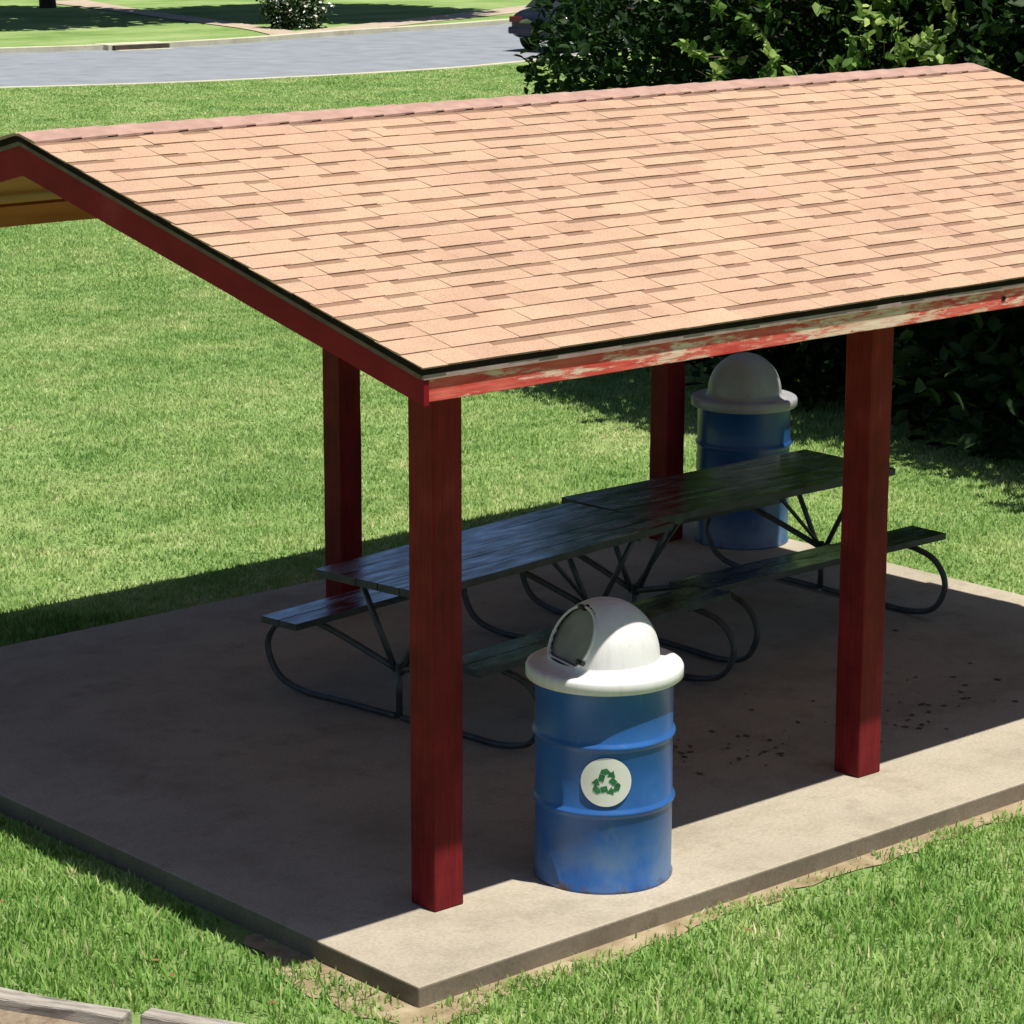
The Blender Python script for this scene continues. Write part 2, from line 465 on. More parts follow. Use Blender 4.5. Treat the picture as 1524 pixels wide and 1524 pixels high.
def np_mesh(name, verts, nper, mat, tone, tri_faces_local):
    """many copies of a small patch: verts (n*nper,3), local faces list"""
    n = len(verts)//nper
    fl = np.array(tri_faces_local, dtype=np.int32)          # k x 3
    faces = (fl[None, :, :] + (np.arange(n)*nper)[:, None, None]).reshape(-1, 3)
    me = bpy.data.meshes.new(name)
    me.vertices.add(len(verts))
    me.vertices.foreach_set('co', np.asarray(verts, dtype=np.float32).ravel())
    me.loops.add(len(faces)*3)
    me.loops.foreach_set('vertex_index', faces.ravel().astype(np.int32))
    me.polygons.add(len(faces))
    me.polygons.foreach_set('loop_start', np.arange(len(faces), dtype=np.int32)*3)
    me.polygons.foreach_set('loop_total', np.full(len(faces), 3, dtype=np.int32))
    me.materials.append(mat)
    a = me.attributes.new('tone', 'FLOAT', 'FACE')
    a.data.foreach_set('value', np.repeat(tone, len(fl)).astype(np.float32))
    me.update(calc_edges=True)
    me.validate()
    return me

# ------------------------------------------------------------------ setting: ground, road, walks
G = -0.09
gm = MB()
xs = [-400, -60, -20, -8, 0, 8, 16, 30, 60, 120, 400]
ys = [-400, -60, -20, -8, 0, 8, 16, 30, 60, 120, 400]
gm.add([(x, y, G) for y in ys for x in xs], [(j*11+i, j*11+i+1, (j+1)*11+i+1, (j+1)*11+i) for j in range(10) for i in range(10)])
struct(link('lawn', gm.mesh('lawn', M['lawn'])))

W, D = 6.34, 5.12
sl = MB()
sl.box((0, 0, -0.25), (W, D, 0), 0)
slab = struct(link('concrete_slab', sl.mesh('concrete_slab', [M['slab'], M['slab_side']])))
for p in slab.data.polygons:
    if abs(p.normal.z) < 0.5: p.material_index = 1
bevel(slab, 0.008)

def strip(name, left, right, z, mat, steps=8, th=0.0):
    """surface between two polylines, smoothed"""
    def cr(P):
        P = [Vector((p[0], p[1], 0)) for p in P]
        out = []
        for i in range(len(P)-1):
            p0 = P[max(i-1, 0)]; p1 = P[i]; p2 = P[i+1]; p3 = P[min(i+2, len(P)-1)]
            for k in range(steps):
                u = k/steps
                out.append(0.5*((2*p1)+(p2-p0)*u+(2*p0-5*p1+4*p2-p3)*u*u+(3*p1-p0-3*p2+p3)*u**3))
        out.append(P[-1])
        return out
    A = cr(left); B = cr(right)
    mb = MB()
    n = len(A)
    vs_ = [(a.x, a.y, z) for a in A] + [(b.x, b.y, z) for b in B]
    fs = [(i, i+1, n+i+1, n+i) for i in range(n-1)]
    if th > 0:
        vs_ += [(a.x, a.y, z-th) for a in A] + [(b.x, b.y, z-th) for b in B]
        fs += [(i+1, i, 2*n+i, 2*n+i+1) for i in range(n-1)] + [(n+i, n+i+1, 3*n+i+1, 3*n+i) for i in range(n-1)]
    mb.add(vs_, fs)
    o = link(name, mb.mesh(name, mat))
    return struct(o)

near = [(-2, 49), (6, 46), (14, 42.4), (22.2, 39.2), (26, 38.0), (30.8, 37.55), (34.2, 38.0), (40, 39.6), (50, 43), (66, 50)]
far = [(4, 58), (11, 54.5), (18, 51), (25, 48.2), (30, 46.9), (33.5, 46.9), (37, 47.7), (43, 48.6), (54, 52), (70, 59)]
def offs(P, d):
    out = []
    for i, p in enumerate(P):
        a = Vector(P[max(i-1, 0)]); b = Vector(P[min(i+1, len(P)-1)])
        t_ = (b-a).normalized()
        out.append((p[0]-t_.y*d, p[1]+t_.x*d))
    return out
strip('road', near, far, G+0.008, M['road'])
strip('far_curb', far, offs(far, 0.35), G+0.12, M['curb'], th=0.3)
strip('near_curb', offs(near, -0.25), near, G+0.014, M['curb'], th=0.3)
strip('sidewalk', [(37.3, 48.4), (42.2, 50.6), (47.7, 52.9), (58, 57.5)], [(36.9, 49.6), (42.0, 51.9), (47.4, 54.3), (57.5, 59)], G+0.012, M['walk'])
strip('footpath', [(36.7, 48.2), (37.6, 51.0), (39.0, 56.1), (40.0, 60.2), (42.2, 67)], [(35.6, 48.4), (36.9, 51.5), (38.0, 56.2), (39.1, 60.4), (40.6, 67.2)], G+0.02, M['walk'])

# bare soil round the slab, gravel bed below the timbers
def blob(name, pts, z, mat, jit=0.05):
    out = []
    for i, p in enumerate(pts):
        a = Vector(p); b = Vector(pts[(i+1) % len(pts)])
        k = max(2, int((b-a).length/0.12))
        for j in range(k):
            q = a.lerp(b, j/k)
            out.append((q.x+random.uniform(-jit, jit), q.y+random.uniform(-jit, jit), z))
    mb = MB()
    mb.add(out, [tuple(range(len(out)))])
    return struct(link(name, mb.mesh(name, mat)))
blob('bare_soil', [(-0.10, 1.0), (-0.20, 0.4), (-0.20, 0.0), (-0.1, -0.14), (0.6, -0.14), (2.0, -0.10), (3.6, -0.15), (6.6, -0.08), (6.6, 0.15), (0.1, 0.15), (0.1, 1.0)], G+0.006, M['soil'])
blob('gravel_bed', [(-0.92, 0.55), (-1.35, 1.55), (-2.2, 3.2), (-3.2, 3.4), (-3.2, -2.5), (0.5, -2.5), (0.35, -1.6), (-0.35, -0.45)], G+0.004, M['gravel'], 0.0)

# timbers
def timber(name, a, b, label, wd=0.085, top=-0.005):
    a = Vector(a); b = Vector(b)
    L = (b-a).length
    mb = MB()
    k = 14
    vs_ = []
    for i in range(k+1):
        x = L*i/k
        for (yy, zz) in ((-wd/2, 0), (wd/2, 0), (wd/2, 0.1), (-wd/2, 0.1)):
            vs_.append((x, yy+random.uniform(-.006, .006), zz-0.1+(random.uniform(-.006, .004) if zz else -0.03)))
    fs = [(i*4+j, i*4+(j+1) % 4, i*4+4+(j+1) % 4, i*4+4+j) for i in range(k) for j in range(4)]
    fs = [tuple(reversed(f)) for f in fs]
    fs += [(0, 1, 2, 3), (k*4+3, k*4+2, k*4+1, k*4)]
    mb.add(vs_, fs)
    o = link(name, mb.mesh(name, M['timber']))
    o.location = (a.x, a.y, top)
    o.rotation_euler = (0, 0, math.atan2(b.y-a.y, b.x-a.x))
    bevel(o, 0.01, 2)
    tag(o, label, 'landscape timber', 'weathered timbers edging the gravel')
    return o
timber('landscape_timber', (-2.1, 2.95), (-0.915, 0.60), 'weathered grey edging timber running off the left border, longer one left of the gap', top=-0.035)
timber('landscape_timber', (-0.87, 0.55), (0.10, -1.35), 'weathered grey edging timber right of the gap, set slightly higher and leaving the bottom border', top=-0.02)

# ------------------------------------------------------------------ pavilion
pav = thing('picnic_pavilion', 'open picnic shelter with dark red posts and tan shingled gable roof over a concrete slab', 'pavilion')
PW = 0.153
PX = [0.541, 3.109, 5.677]
PY = [0.5475, 4.42]
EY, RY, BY = -0.055, 2.59, 5.235
ZE, ZR = 2.39, 3.03
TH = math.atan2(ZR-ZE, RY-EY)
SL = math.hypot(ZR-ZE, RY-EY)
def roof_z(y):
    return ZE + (ZR-ZE)*(1-abs(y-RY)/(RY-EY))
XL, XR = 0.0, 6.26
def post_mesh():
    mb = MB()
    h = 2.42
    k = 10
    vs_ = []
    for i in range(k+1):
        z = h*i/k
        j = 0.0015
        for (a, b_) in ((0, 0), (PW, 0), (PW, PW), (0, PW)):
            vs_.append((a+random.uniform(-j, j), b_+random.uniform(-j, j), z))
    fs = [(i*4+q, i*4+(q+1) % 4, i*4+4+(q+1) % 4, i*4+4+q) for i in range(k) for q in range(4)]
    fs += [(3, 2, 1, 0), (k*4, k*4+1, k*4+2, k*4+3)]
    mb.add(vs_, fs)
    # base trim collar
    return mb.mesh('post', M['post'])
pm = post_mesh()
for y in PY:
    for x in PX:
        bevel(link('post', pm, pav, (x, y, 0)), 0.007)
# beams along the eaves, on the posts; tie beams; rafters
for y in PY:
    mb = MB()
    mb.box((0.12, y+0.02, 2.422), (XR-0.12, y+PW-0.02, 2.47))
    link('beam', mb.mesh('beam', M['plywood']), pav)
# roof deck: two sloping panels with thickness (shingle plane is h = 0)
def slope_pt(side, x, s, h):
    y = EY + s*math.cos(TH) - h*math.sin(TH)
    z = ZE - 0.002 + s*math.sin(TH) + h*math.cos(TH)
    if side: y = 2*RY - y
    return (x, y, z)
def slope_box(mb, side, x0, x1, s0, s1, h0, h1, mi=0):
    vs_ = [slope_pt(side, x, s, h) for h in (h0, h1) for (x, s) in ((x0, s0), (x1, s0), (x1, s1), (x0, s1))]
    fs = [(0, 3, 2, 1), (4, 5, 6, 7), (0, 1, 5, 4), (1, 2, 6, 5), (2, 3, 7, 6), (3, 0, 4, 7)]
    if side: fs = [tuple(reversed(f)) for f in fs]
    mb.add(vs_, fs, mi)
mb = MB()
for side in (0, 1):
    slope_box(mb, side, XL+0.02, XR-0.02, 0.03, SL-0.004, -0.045, -0.028)
roof = link('roof', mb.mesh('roof', M['plywood']), pav)
mb = MB()
for side in (0, 1):
    slope_box(mb, side, XL-0.014, XR+0.012, -0.010, SL-0.002, -0.027, -0.001)
link('underlay', mb.mesh('underlay', M['felt']), roof)
# fascias
for side in (0, 1):
    mb = MB()
    y0, y1 = (EY+0.008, EY+0.030) if side == 0 else (BY-0.030, BY-0.008)
    k = 40
    vs_ = []
    for i in range(k+1):
        x = XL+0.026+(XR-XL-0.052)*i/k
        e = random.uniform(-0.0015, 0.0015)
        for (yy, zz) in ((y0, 2.256), (y1, 2.256), (y1, 2.366), (y0, 2.366)):
            vs_.append((x, yy, zz+(e if zz < 2.3 else 0)))
    fs = [(i*4+4+q, i*4+4+(q+1) % 4, i*4+(q+1) % 4, i*4+q) for i in range(k) for q in range(4)]
    fs += [(0, 1, 2, 3), (k*4+3, k*4+2, k*4+1, k*4)]
    mb.add(vs_, fs)
    f = bevel(link('fascia_board', mb.mesh('fascia_board', M['fascia'] if side == 0 else M['plywood']), roof), 0.003)
    if side == 0: f['label'] = 'sunlit red eave board with peeling paint and bare wood'
    if side == 0:
        nb = MB()
        for (x, z, r) in ((3.28, 2.302, 0.011), (4.33, 2.318, 0.014), (4.36, 2.345, 0.007)):
            nb.lathe([(0.0001, 0), (r*0.7, 0.0), (r, 0.004)], 8)
            o = len(nb.v)-24
            for q in range(24):
                vx, vy, vz = nb.v[o+q]
                nb.v[o+q] = (x+vx*1.4, y0-0.0015-vz*0.4, z+vy)
        link('knot', nb.mesh('knot', M['felt']), f)
    d = MB()
    ya, yb = (EY-0.004, EY+0.010) if side == 0 else (BY-0.010, BY+0.004)
    d.box((XL-0.004, ya, 2.342), (XR+0.004, yb, 2.360))
    link('drip_edge', d.mesh('drip_edge', M['drip']), roof)
for x0 in (XL, XR-0.024):
    for side in (0, 1):
        mb = MB()
        # rake board follows the slope; plumb cut ends
        def rk(s, zb): 
            y = EY+0.002+s*(RY-EY-0.002)
            z = ZE+s*(ZR-ZE)-0.027
            if side: y = 2*RY-y
            return y, z
        vs_ = []
        k = 20
        for i in range(k+1):
            y, z = rk(i/k, 0)
            dz = 0.118+0.03*i/k+random.uniform(-.001, .001)
            vs_ += [(x0, y, z-dz), (x0+0.024, y, z-dz), (x0+0.024, y, z), (x0, y, z)]
        fs = [(i*4+q, i*4+(q+1) % 4, i*4+4+(q+1) % 4, i*4+4+q) for i in range(k) for q in range(4)]
        fs += [(3, 2, 1, 0), (k*4, k*4+1, k*4+2, k*4+3)]
        if side == 0: fs = [tuple(reversed(f_)) for f_ in fs]
        mb.add(vs_, fs)
        link('rake_board', mb.mesh('rake_board', M['rake']), roof)
        mb = MB()
        sx = -1 if x0 == XL else 1
        xa, xb = (XL-0.010, XL-0.001) if sx < 0 else (XR+0.001, XR+0.010)
        slope_box(mb, side, xa, xb, 0.0, SL-0.01, -0.046, -0.0275)
        link('drip_edge', mb.mesh('drip_edge', M['rake_drip']), roof)

# shingles
EXPO = 0.1275
WID = [0.095, 0.12, 0.15, 0.18, 0.215]
THK = [0.006, 0.007, 0.0085, 0.0095]
def shingle_geo(wd, t_, band):
    L = 0.150
    g = 0.0004
    # the dark granule line is pressed into the top of the exposed part, just under the next course
    B = 0.097
    tb = t_+(0.003-t_)*B/L
    v = [(g, 0, 0), (wd-g, 0, 0), (wd-g, L, 0), (g, L, 0), (g, 0, t_), (wd-g, 0, t_), (wd-g, B, tb), (g, B, tb), (wd-g, L, 0.003), (g, L, 0.003)]
    f = [(0, 3, 2, 1), (4, 5, 6, 7), (7, 6, 8, 9), (0, 1, 5, 4), (1, 2, 8, 6, 5), (2, 3, 9, 8), (3, 0, 4, 7, 9)]
    return v, f, [0, 0, 2 if band else 0, 1, 0, 0, 0]
smesh = {}
for a, wd in enumerate(WID):
    for b_, t_ in enumerate(THK):
        for c_ in (0, 1):
            v, f, mi = shingle_geo(wd, t_, c_)
            me = bpy.data.meshes.new('shingle')
            me.from_pydata(v, [], f)
            for k_ in ('shingle', 'shingle_cut', 'shingle_band'):
                me.materials.append(M[k_])
            me.polygons.foreach_set('material_index', mi)
            smesh[a, b_, c_] = me
nrow = 21
places = []
for side in (0, 1):
    for r in range(nrow):
        s0 = -0.014 + r*(SL+0.01)/nrow if True else 0
        x = XL-0.02+random.uniform(-0.006, 0.006)-(0 if r % 2 else 0.0)
        thick = random.random() < 0.5
        while x < XR+0.02:
            a = random.choices(range(5), (3, 4, 4, 3, 2))[0]
            if x+WID[a] > XR+0.03:
                a = 0
            if x+WID[a] > XR+0.05: break
            thick = (not thick) if random.random() < 0.78 else thick
            b_ = (2 if random.random() < 0.6 else 3) if thick else (0 if random.random() < 0.55 else 1)
            if r == 0: b_ = min(b_, 1)
            places.append((side, x, s0, a, b_, 1 if (random.random() < 0.56 and r < nrow-1) else 0))
            x += WID[a]
def pdist(p):
    q = Vector(slope_pt(p[0], p[1]+WID[p[3]]/2, p[2]+0.06, 0))
    d_ = (q-CAM)
    u = d_.dot(R2)/d_.dot(F)*FPX
    vis = 0 if (p[0] == 0 and abs(u) < 775) else 1000
    return vis + d_.length
places.sort(key=pdist)
rot0 = Matrix.Rotation(TH, 4, 'X')
for (side, x, s0, a, b_, c_) in places[:300]:
    o = bpy.data.objects.new('shingle', smesh[a, b_, c_])
    COL.objects.link(o)
    o.parent = roof
    o.location = slope_pt(0, x, s0+random.uniform(-0.002, 0.002), 0)
    o.rotation_euler = (TH, 0, random.uniform(-0.004, 0.004))
vs_, fs, ms, tn = [], [], [], []
for (side, x, s0, a, b_, c_) in places[300:]:
    v, f, mi = shingle_geo(WID[a], THK[b_], c_)
    o = len(vs_)
    ds = random.uniform(-0.002, 0.002)
    vs_ += [slope_pt(side, x+p[0], s0+ds+p[1], p[2]) for p in v]
    fs += [tuple(o+i for i in (reversed(q) if side else q)) for q in f]
    ms += mi
    tn += [random.random()]*7
me = bpy.data.meshes.new('shingle_courses')
me.from_pydata(vs_, [], fs)
for k_ in ('shingle', 'shingle_cut', 'shingle_band'):
    me.materials.append(M[k_])
me.polygons.foreach_set('material_index', ms)
at = me.attributes.new('tone', 'FLOAT', 'FACE')
at.data.foreach_set('value', tn)
o = link('shingle_courses', me, roof)
o['kind'] = 'stuff'
# ridge caps
nrc = 34
for i in range(nrc):
    L = 0.235
    x0 = XL-0.02+i*(XR-XL-0.15)/(nrc-1)*0.985
    mb = MB()
    hw = 0.135
    vs_ = []
    for (x, e) in ((x0, 0.008), (x0+L, 0.015)):
        for (yy, dz) in ((-hw, -hw*math.tan(TH)), (-0.02, -0.008), (0.02, -0.008), (hw, -hw*math.tan(TH))):
            vs_.append((x, RY+yy, ZR+dz+e+0.003))
            vs_.append((x, RY+yy, ZR+dz+e-0.008))
    fs = []
    for q in range(3):
        a = 2*q
        fs.append((a, 8+a, 8+a+2, a+2))
        fs.append((a+1, a+3, 8+a+3, 8+a+1))
    fs += [(0, 1, 9, 8), (6, 14, 15, 7)]
    for q in range(3):
        a = 2*q
        fs.append((a, a+2, a+3, a+1))
        fs.append((8+a, 8+a+1, 8+a+3, 8+a+2))
    mb.add(vs_, fs)
    link('ridge_shingle', mb.mesh('ridge_shingle', M['ridge']), roof)

# ------------------------------------------------------------------ recycling barrels
def catmull(pts, k=6):
    P = [Vector(p) for p in pts]
    out = []
    for i in range(len(P)-1):
        p0 = P[max(i-1, 0)]; p1 = P[i]; p2 = P[i+1]; p3 = P[min(i+2, len(P)-1)]
        for j in range(k):
            u = j/k
            out.append(0.5*((2*p1)+(p2-p0)*u+(2*p0-5*p1+4*p2-p3)*u*u+(3*p1-p0-3*p2+p3)*u**3))
    out.append(P[-1])
    return out
BR = 0.288
def drum_profile():
    p = [(0.001, 0.012), (BR-0.02, 0.012), (BR-0.012, 0.0), (BR+0.004, 0.0), (BR+0.006, 0.012), (BR, 0.022)]
    for zc in (0.345, 0.628):
        p += [(BR, zc-0.024), (BR+0.003, zc-0.016), (BR+0.010, zc-0.007), (BR+0.0125, zc), (BR+0.010, zc+0.007), (BR+0.003, zc+0.016), (BR, zc+0.024)]
    p += [(BR, 0.862), (BR+0.006, 0.868), (BR+0.006, 0.88), (BR-0.006, 0.88), (BR-0.012, 0.5)]
    return p
def add_barrel():
    t_ = thing('recycling_barrel', '', 'recycling barrel', (0, 0, 0), 0, 'blue recycling barrels')
    mb = MB()
    mb.lathe(drum_profile(), 96)
    # slight dents
    for i, (x, y, z) in enumerate(mb.v):
        a = math.atan2(y, x)
        r = math.hypot(x, y)
        if r > 0.25:
            d_ = 0.0035*math.sin(3*a+z*6)*math.sin(z*7+1.3)+0.002*math.sin(7*a+z*17)
            mb.v[i] = (x*(1+d_), y*(1+d_), z)
    link('drum', mb.mesh('drum', M['barrel']), t_)
    # lid: skirt and bowl rim
    mb = MB()
    mb.lathe([(BR-0.01, 0.862), (0.322, 0.862), (0.329, 0.868), (0.329, 0.905), (0.324, 0.915), (0.316, 0.920), (0.300, 0.921), (0.272, 0.917), (0.245, 0.925), (0.233, 0.935), (0.229, 0.945)], 96)
    # dome with a tilted flat opening towards local -x
    cz, rd = 0.945, 0.229
    az, be = math.radians(167.5), math.radians(28)
    nrm = Vector((math.cos(az)*math.cos(be), math.sin(az)*math.cos(be), math.sin(be)))
    dd = 0.178
    nu, nv = 96, 30
    grid = []
    flat = []
    for j in range(nv+1):
        ph = (math.pi/2)*j/nv
        for k in range(nu):
            a = 2*math.pi*k/nu
            q = Vector((rd*math.cos(ph)*math.cos(a), rd*math.cos(ph)*math.sin(a), rd*1.06*math.sin(ph)))
            e = q.dot(nrm) - dd
            if e > 0:
                q -= nrm*e
                # keep on rim of the hole radius
            grid.append((q.x, q.y, q.z+cz))
            flat.append(e > -0.0005)
    fs = []
    for j in range(nv):
        for k in range(nu):
            q = (j*nu+k, j*nu+(k+1) % nu, (j+1)*nu+(k+1) % nu, (j+1)*nu+k)
            if all(flat[i] for i in q): continue
            fs.append(q)
    mb.add(grid, fs, 0, True)
    lid = link('lid', mb.mesh('lid', M['lid']), t_)
    # opening: raised rim, recessed flap, hinge bolts
    ta = Vector((-math.sin(az), math.cos(az), 0))
    tb = nrm.cross(ta)
    c = Vector((0, 0, cz)) + nrm*dd
    zb = 0.945
    def open_pt(r, a, off):
        q = c + ta*(r*math.cos(a)) + tb*(r*math.sin(a)) + nrm*off
        if q.z < zb:
            # slide up along the plane
            up = (Vector((0, 0, 1)) - nrm*nrm.z)
            q = q + up*((zb-q.z)/up.z)
        return q
    ro = math.sqrt(rd**2-dd**2)+0.004
    mb = MB()
    n = 40
    ring = [open_pt(ro, 2*math.pi*k/n, 0.003) for k in range(n)]
    mb.tube(ring+[ring[0]], 0.0065, 6, 0, False)
    link('opening_rim', mb.mesh('opening_rim', M['lid']), lid)
    mb = MB()
    pts = [open_pt(ro*f_, 2*math.pi*k/n, -0.014) for f_ in (1.0, 0.6) for k in range(n)] + [open_pt(0, 0, -0.014)]
    fs = [(k, (k+1) % n, n+(k+1) % n, n+k) for k in range(n)] + [(n+k, n+(k+1) % n, 2*n) for k in range(n)]
    mb.add(pts, fs, 0, False)
    fl = link('flap', mb.mesh('flap', M['flap']), lid)
    fl['label'] = 'dark grey push flap in the lid opening'
    for a in (math.radians(100), math.radians(-28)):
        mb = MB()
        p_ = open_pt(ro*0.97, a, 0.0)
        mb.tube([p_-ta*0.022+nrm*0.004, p_+ta*0.022+nrm*0.004], 0.011, 8)
        link('hinge', mb.mesh('hinge', M['black']), lid)
    # round sticker curved on the drum, facing the camera side
    sa = math.radians(228.5)
    zc = 0.487
    def on_drum(u, v, off):
        a = sa + u/BR
        r = BR + off + 0.0035
        return (r*math.cos(a), r*math.sin(a), zc+v)
    mb = MB()
    n = 48
    rr = 0.1045
    pts = [on_drum(0, 0, 0.001)]
    for f_ in (0.25, 0.5, 0.75, 1.0):
        pts += [on_drum(rr*f_*math.cos(2*math.pi*k/n), rr*f_*math.sin(2*math.pi*k/n), 0.001) for k in range(n)]
    fs = [(0, 1+k, 1+(k+1) % n) for k in range(n)]
    for j in range(3):
        fs += [(1+j*n+k, 1+(j+1)*n+k, 1+(j+1)*n+(k+1) % n, 1+j*n+(k+1) % n) for k in range(n)]
    mb.add(pts, fs, 0, True)
    st = link('sticker', mb.mesh('sticker', M['sticker']), t_)
    # three chasing arrows
    def arrow(k):
        mb = MB()
        ang = math.radians(120*k + 14)
        ca, sa_ = math.cos(ang), math.sin(ang)
        def P(x, y):
            return on_drum(x*ca - y*sa_, x*sa_ + y*ca - 0.002, 0.0022)
        def quad(pts4, n_=4):
            A, B, C, D_ = [Vector(p) for p in pts4]
            v = []
            for i in range(n_+1):
                u = i/n_
                a = A.lerp(D_, u); b = B.lerp(C, u)
                v += [P(a.x, a.y), P(b.x, b.y)]
            mb.add(v, [(2*i, 2*i+1, 2*i+3, 2*i+2) for i in range(n_)])
        s = 0.062
        # folded top piece: left leg rising to the flat apex, then a short arm going down to the right with a head
        quad([(-0.50*s, 0.30*s), (-0.16*s, 0.10*s), (0.06*s, 0.50*s), (-0.27*s, 0.70*s)])
        quad([(-0.24*s, 0.74*s), (0.10*s, 0.52*s), (0.12*s, 0.50*s), (-0.10*s, 0.97*s)], 2)
        quad([(-0.10*s, 0.97*s), (0.10*s, 0.58*s), (0.22*s, 0.60*s), (0.28*s, 0.97*s)], 2)
        quad([(0.28*s, 0.97*s), (0.12*s, 0.72*s), (0.33*s, 0.50*s), (0.47*s, 0.62*s)], 2)
        mb.add([P(0.14*s, 0.42*s), P(0.66*s, 0.72*s), P(0.66*s, 0.20*s)], [(0, 2, 1)])
        return mb
    for k in range(3):
        link('recycling_arrow', arrow(k).mesh('recycling_arrow', M['green']), st)
    return t_
b1 = add_barrel()
b1.location = (1.390, 0.457, 0)
tag(b1, 'blue drum with white dome lid and round recycling sticker at the slab front edge', 'recycling barrel', 'blue recycling barrels')
def copy_tree(o, parent=None):
    c = o.copy()
    COL.objects.link(c)
    c.parent = parent
    for ch in list(o.children):
        copy_tree(ch, c)
    return c
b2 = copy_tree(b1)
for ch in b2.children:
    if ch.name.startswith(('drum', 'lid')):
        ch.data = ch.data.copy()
        ch.data.materials[0] = M['shaded_barrel'] if ch.name.startswith('drum') else M['shaded_lid']
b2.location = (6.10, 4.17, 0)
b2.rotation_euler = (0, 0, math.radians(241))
tag(b2, 'blue steel drum with dome lid, both coloured darker for the shade behind the far picnic table', 'recycling barrel', 'blue recycling barrels')

# ------------------------------------------------------------------ picnic tables
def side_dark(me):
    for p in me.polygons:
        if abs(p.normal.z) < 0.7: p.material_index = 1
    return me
def add_table(L):
    t_ = thing('picnic_table', '', 'picnic table', (0, 0, 0), 0, 'picnic tables set end to end')
    pw = 0.138
    for i in range(5):
        mb = MB()
        y0 = -0.355 + i*(pw+0.005)
        k = 8
        vs_ = []
        for j in range(k+1):
            x = -L/2+L*j/k + (random.uniform(-.004, .004) if j in (0, k) else 0)
            sag = random.uniform(-0.0015, 0.0015)
            for (yy, zz) in ((y0, 0.722), (y0+pw, 0.722), (y0+pw, 0.76), (y0, 0.76)):
                vs_.append((x, yy, zz+sag))
        fs = [tuple(reversed((j*4+q, j*4+(q+1) % 4, j*4+4+(q+1) % 4, j*4+4+q))) for j in range(k) for q in range(4)]
        fs += [(0, 1, 2, 3), (k*4+3, k*4+2, k*4+1, k*4)]
        mb.add(vs_, fs)
        link('tabletop_plank', side_dark(mb.mesh('tabletop_plank', [M['table'], M['table_side']])), t_)
    for s in (-1, 1):
        for q in (0, 1):
            mb = MB()
            y0 = s*0.62 - 0.125 + q*0.128
            mb.box((-L/2, y0, 0.415), (L/2, y0+0.122, 0.45))
            link('bench_plank', side_dark(mb.mesh('bench_plank', [M['table'], M['table_side']])), t_)
    for e in (-1, 1):
        xp = e*(L/2-0.22)
        r = 0.017
        for s in (-1, 1):
            mb = MB()
            pth = catmull([(0, s*0.02, 0.022), (0, s*0.40, 0.022), (0, s*0.68, 0.022), (0, s*0.86, 0.075), (0, s*0.935, 0.22), (0, s*0.86, 0.345), (0, s*0.70, 0.392), (0, s*0.50, 0.390), (0, s*0.03, 0.27)], 6)
            mb.tube([p+Vector((xp, 0, 0)) for p in pth], r, 10)
            link('bench_frame', mb.mesh('bench_frame', M['pipe']), t_)
            mb = MB()
            mb.tube([(xp, s*0.02, 0.25), (xp, s*0.27, 0.70)], r*0.9, 8)
            link('strut', mb.mesh('strut', M['pipe']), t_)
        mb = MB()
        mb.tube([(xp, 0, 0.02), (xp, 0, 0.30)], r, 8)
        link('centre_leg', mb.mesh('centre_leg', M['pipe']), t_)
        mb = MB()
        mb.tube([(xp, 0, 0.27), (xp-e*0.45, 0, 0.705)], r*0.7, 8)
        link('diagonal_brace', mb.mesh('diagonal_brace', M['pipe']), t_)
        mb = MB()
        mb.box((xp-0.03, -0.34, 0.700), (xp+0.03, 0.34, 0.7215))
        link('top_support', mb.mesh('top_support', M['pipe']), t_)
    return t_
t1 = add_table(1.94)
t1.location = (2.82, 2.74, 0)
t1.rotation_euler = (0, 0, math.radians(7))
tag(t1, 'nearer picnic table with pale blue-grey worn planks, turned slightly, behind the front left post', 'picnic table', 'picnic tables set end to end')
t2 = copy_tree(t1)
t2.location = (4.765, 2.98, 0)
t2.rotation_euler = (0, 0, math.radians(-0.5))
tag(t2, 'farther darker picnic table in front of the shaded barrel behind the second front post', 'picnic table', 'picnic tables set end to end')

# ------------------------------------------------------------------ leaf litter on the slab
def litter(name, spots, mat, label, smin, smax):
    n = len(spots)
    vv = []
    for (x, y) in spots:
        s = random.uniform(smin, smax)
        a = random.uniform(0, 6.28)
        c_, s_ = math.cos(a), math.sin(a)
        for (px, py, pz) in ((0, -1, 0.02), (0.5, -0.2, 0.25), (0.35, 0.55, 0.12), (0, 1, 0.3), (-0.4, 0.5, 0.2), (-0.5, -0.2, 0.1)):
            vv.append((x+s*(px*c_-py*s_), y+s*(px*s_+py*c_), 0.003+s*pz*0.6))
    me = np_mesh(name, np.array(vv), 6, mat, RNG.random(n), [(0, 1, 5), (1, 2, 5), (2, 4, 5), (2, 3, 4)])
    o = link(name, me)
    o['kind'] = 'stuff'
    tag(o, label, 'leaf litter')
    return o
sp = []
for (cx, cy, sdv, k) in ((3.05, 1.12, 0.16, 26), (4.2, 1.0, 0.22, 30), (2.8, 1.42, 0.12, 10), (5.2, 1.1, 0.4, 16), (3.6, 1.6, 0.5, 16)):
    for _ in range(k):
        sp.append((cx+random.gauss(0, sdv*1.5), cy+random.gauss(0, sdv*0.6)))
sp = [(x, y) for x, y in sp if 0.75 < y < 4]
litter('leaf_litter', sp, M['old_leaf'], 'small dark dry leaves scattered on the shaded slab behind the front edge', 0.008, 0.026)
litter('dry_leaves', [(2.80, 1.44), (2.86, 1.40), (1.75, 0.78)], M['brown_leaf'], 'few orange-brown dry leaves on the slab right of the near barrel', 0.02, 0.03)

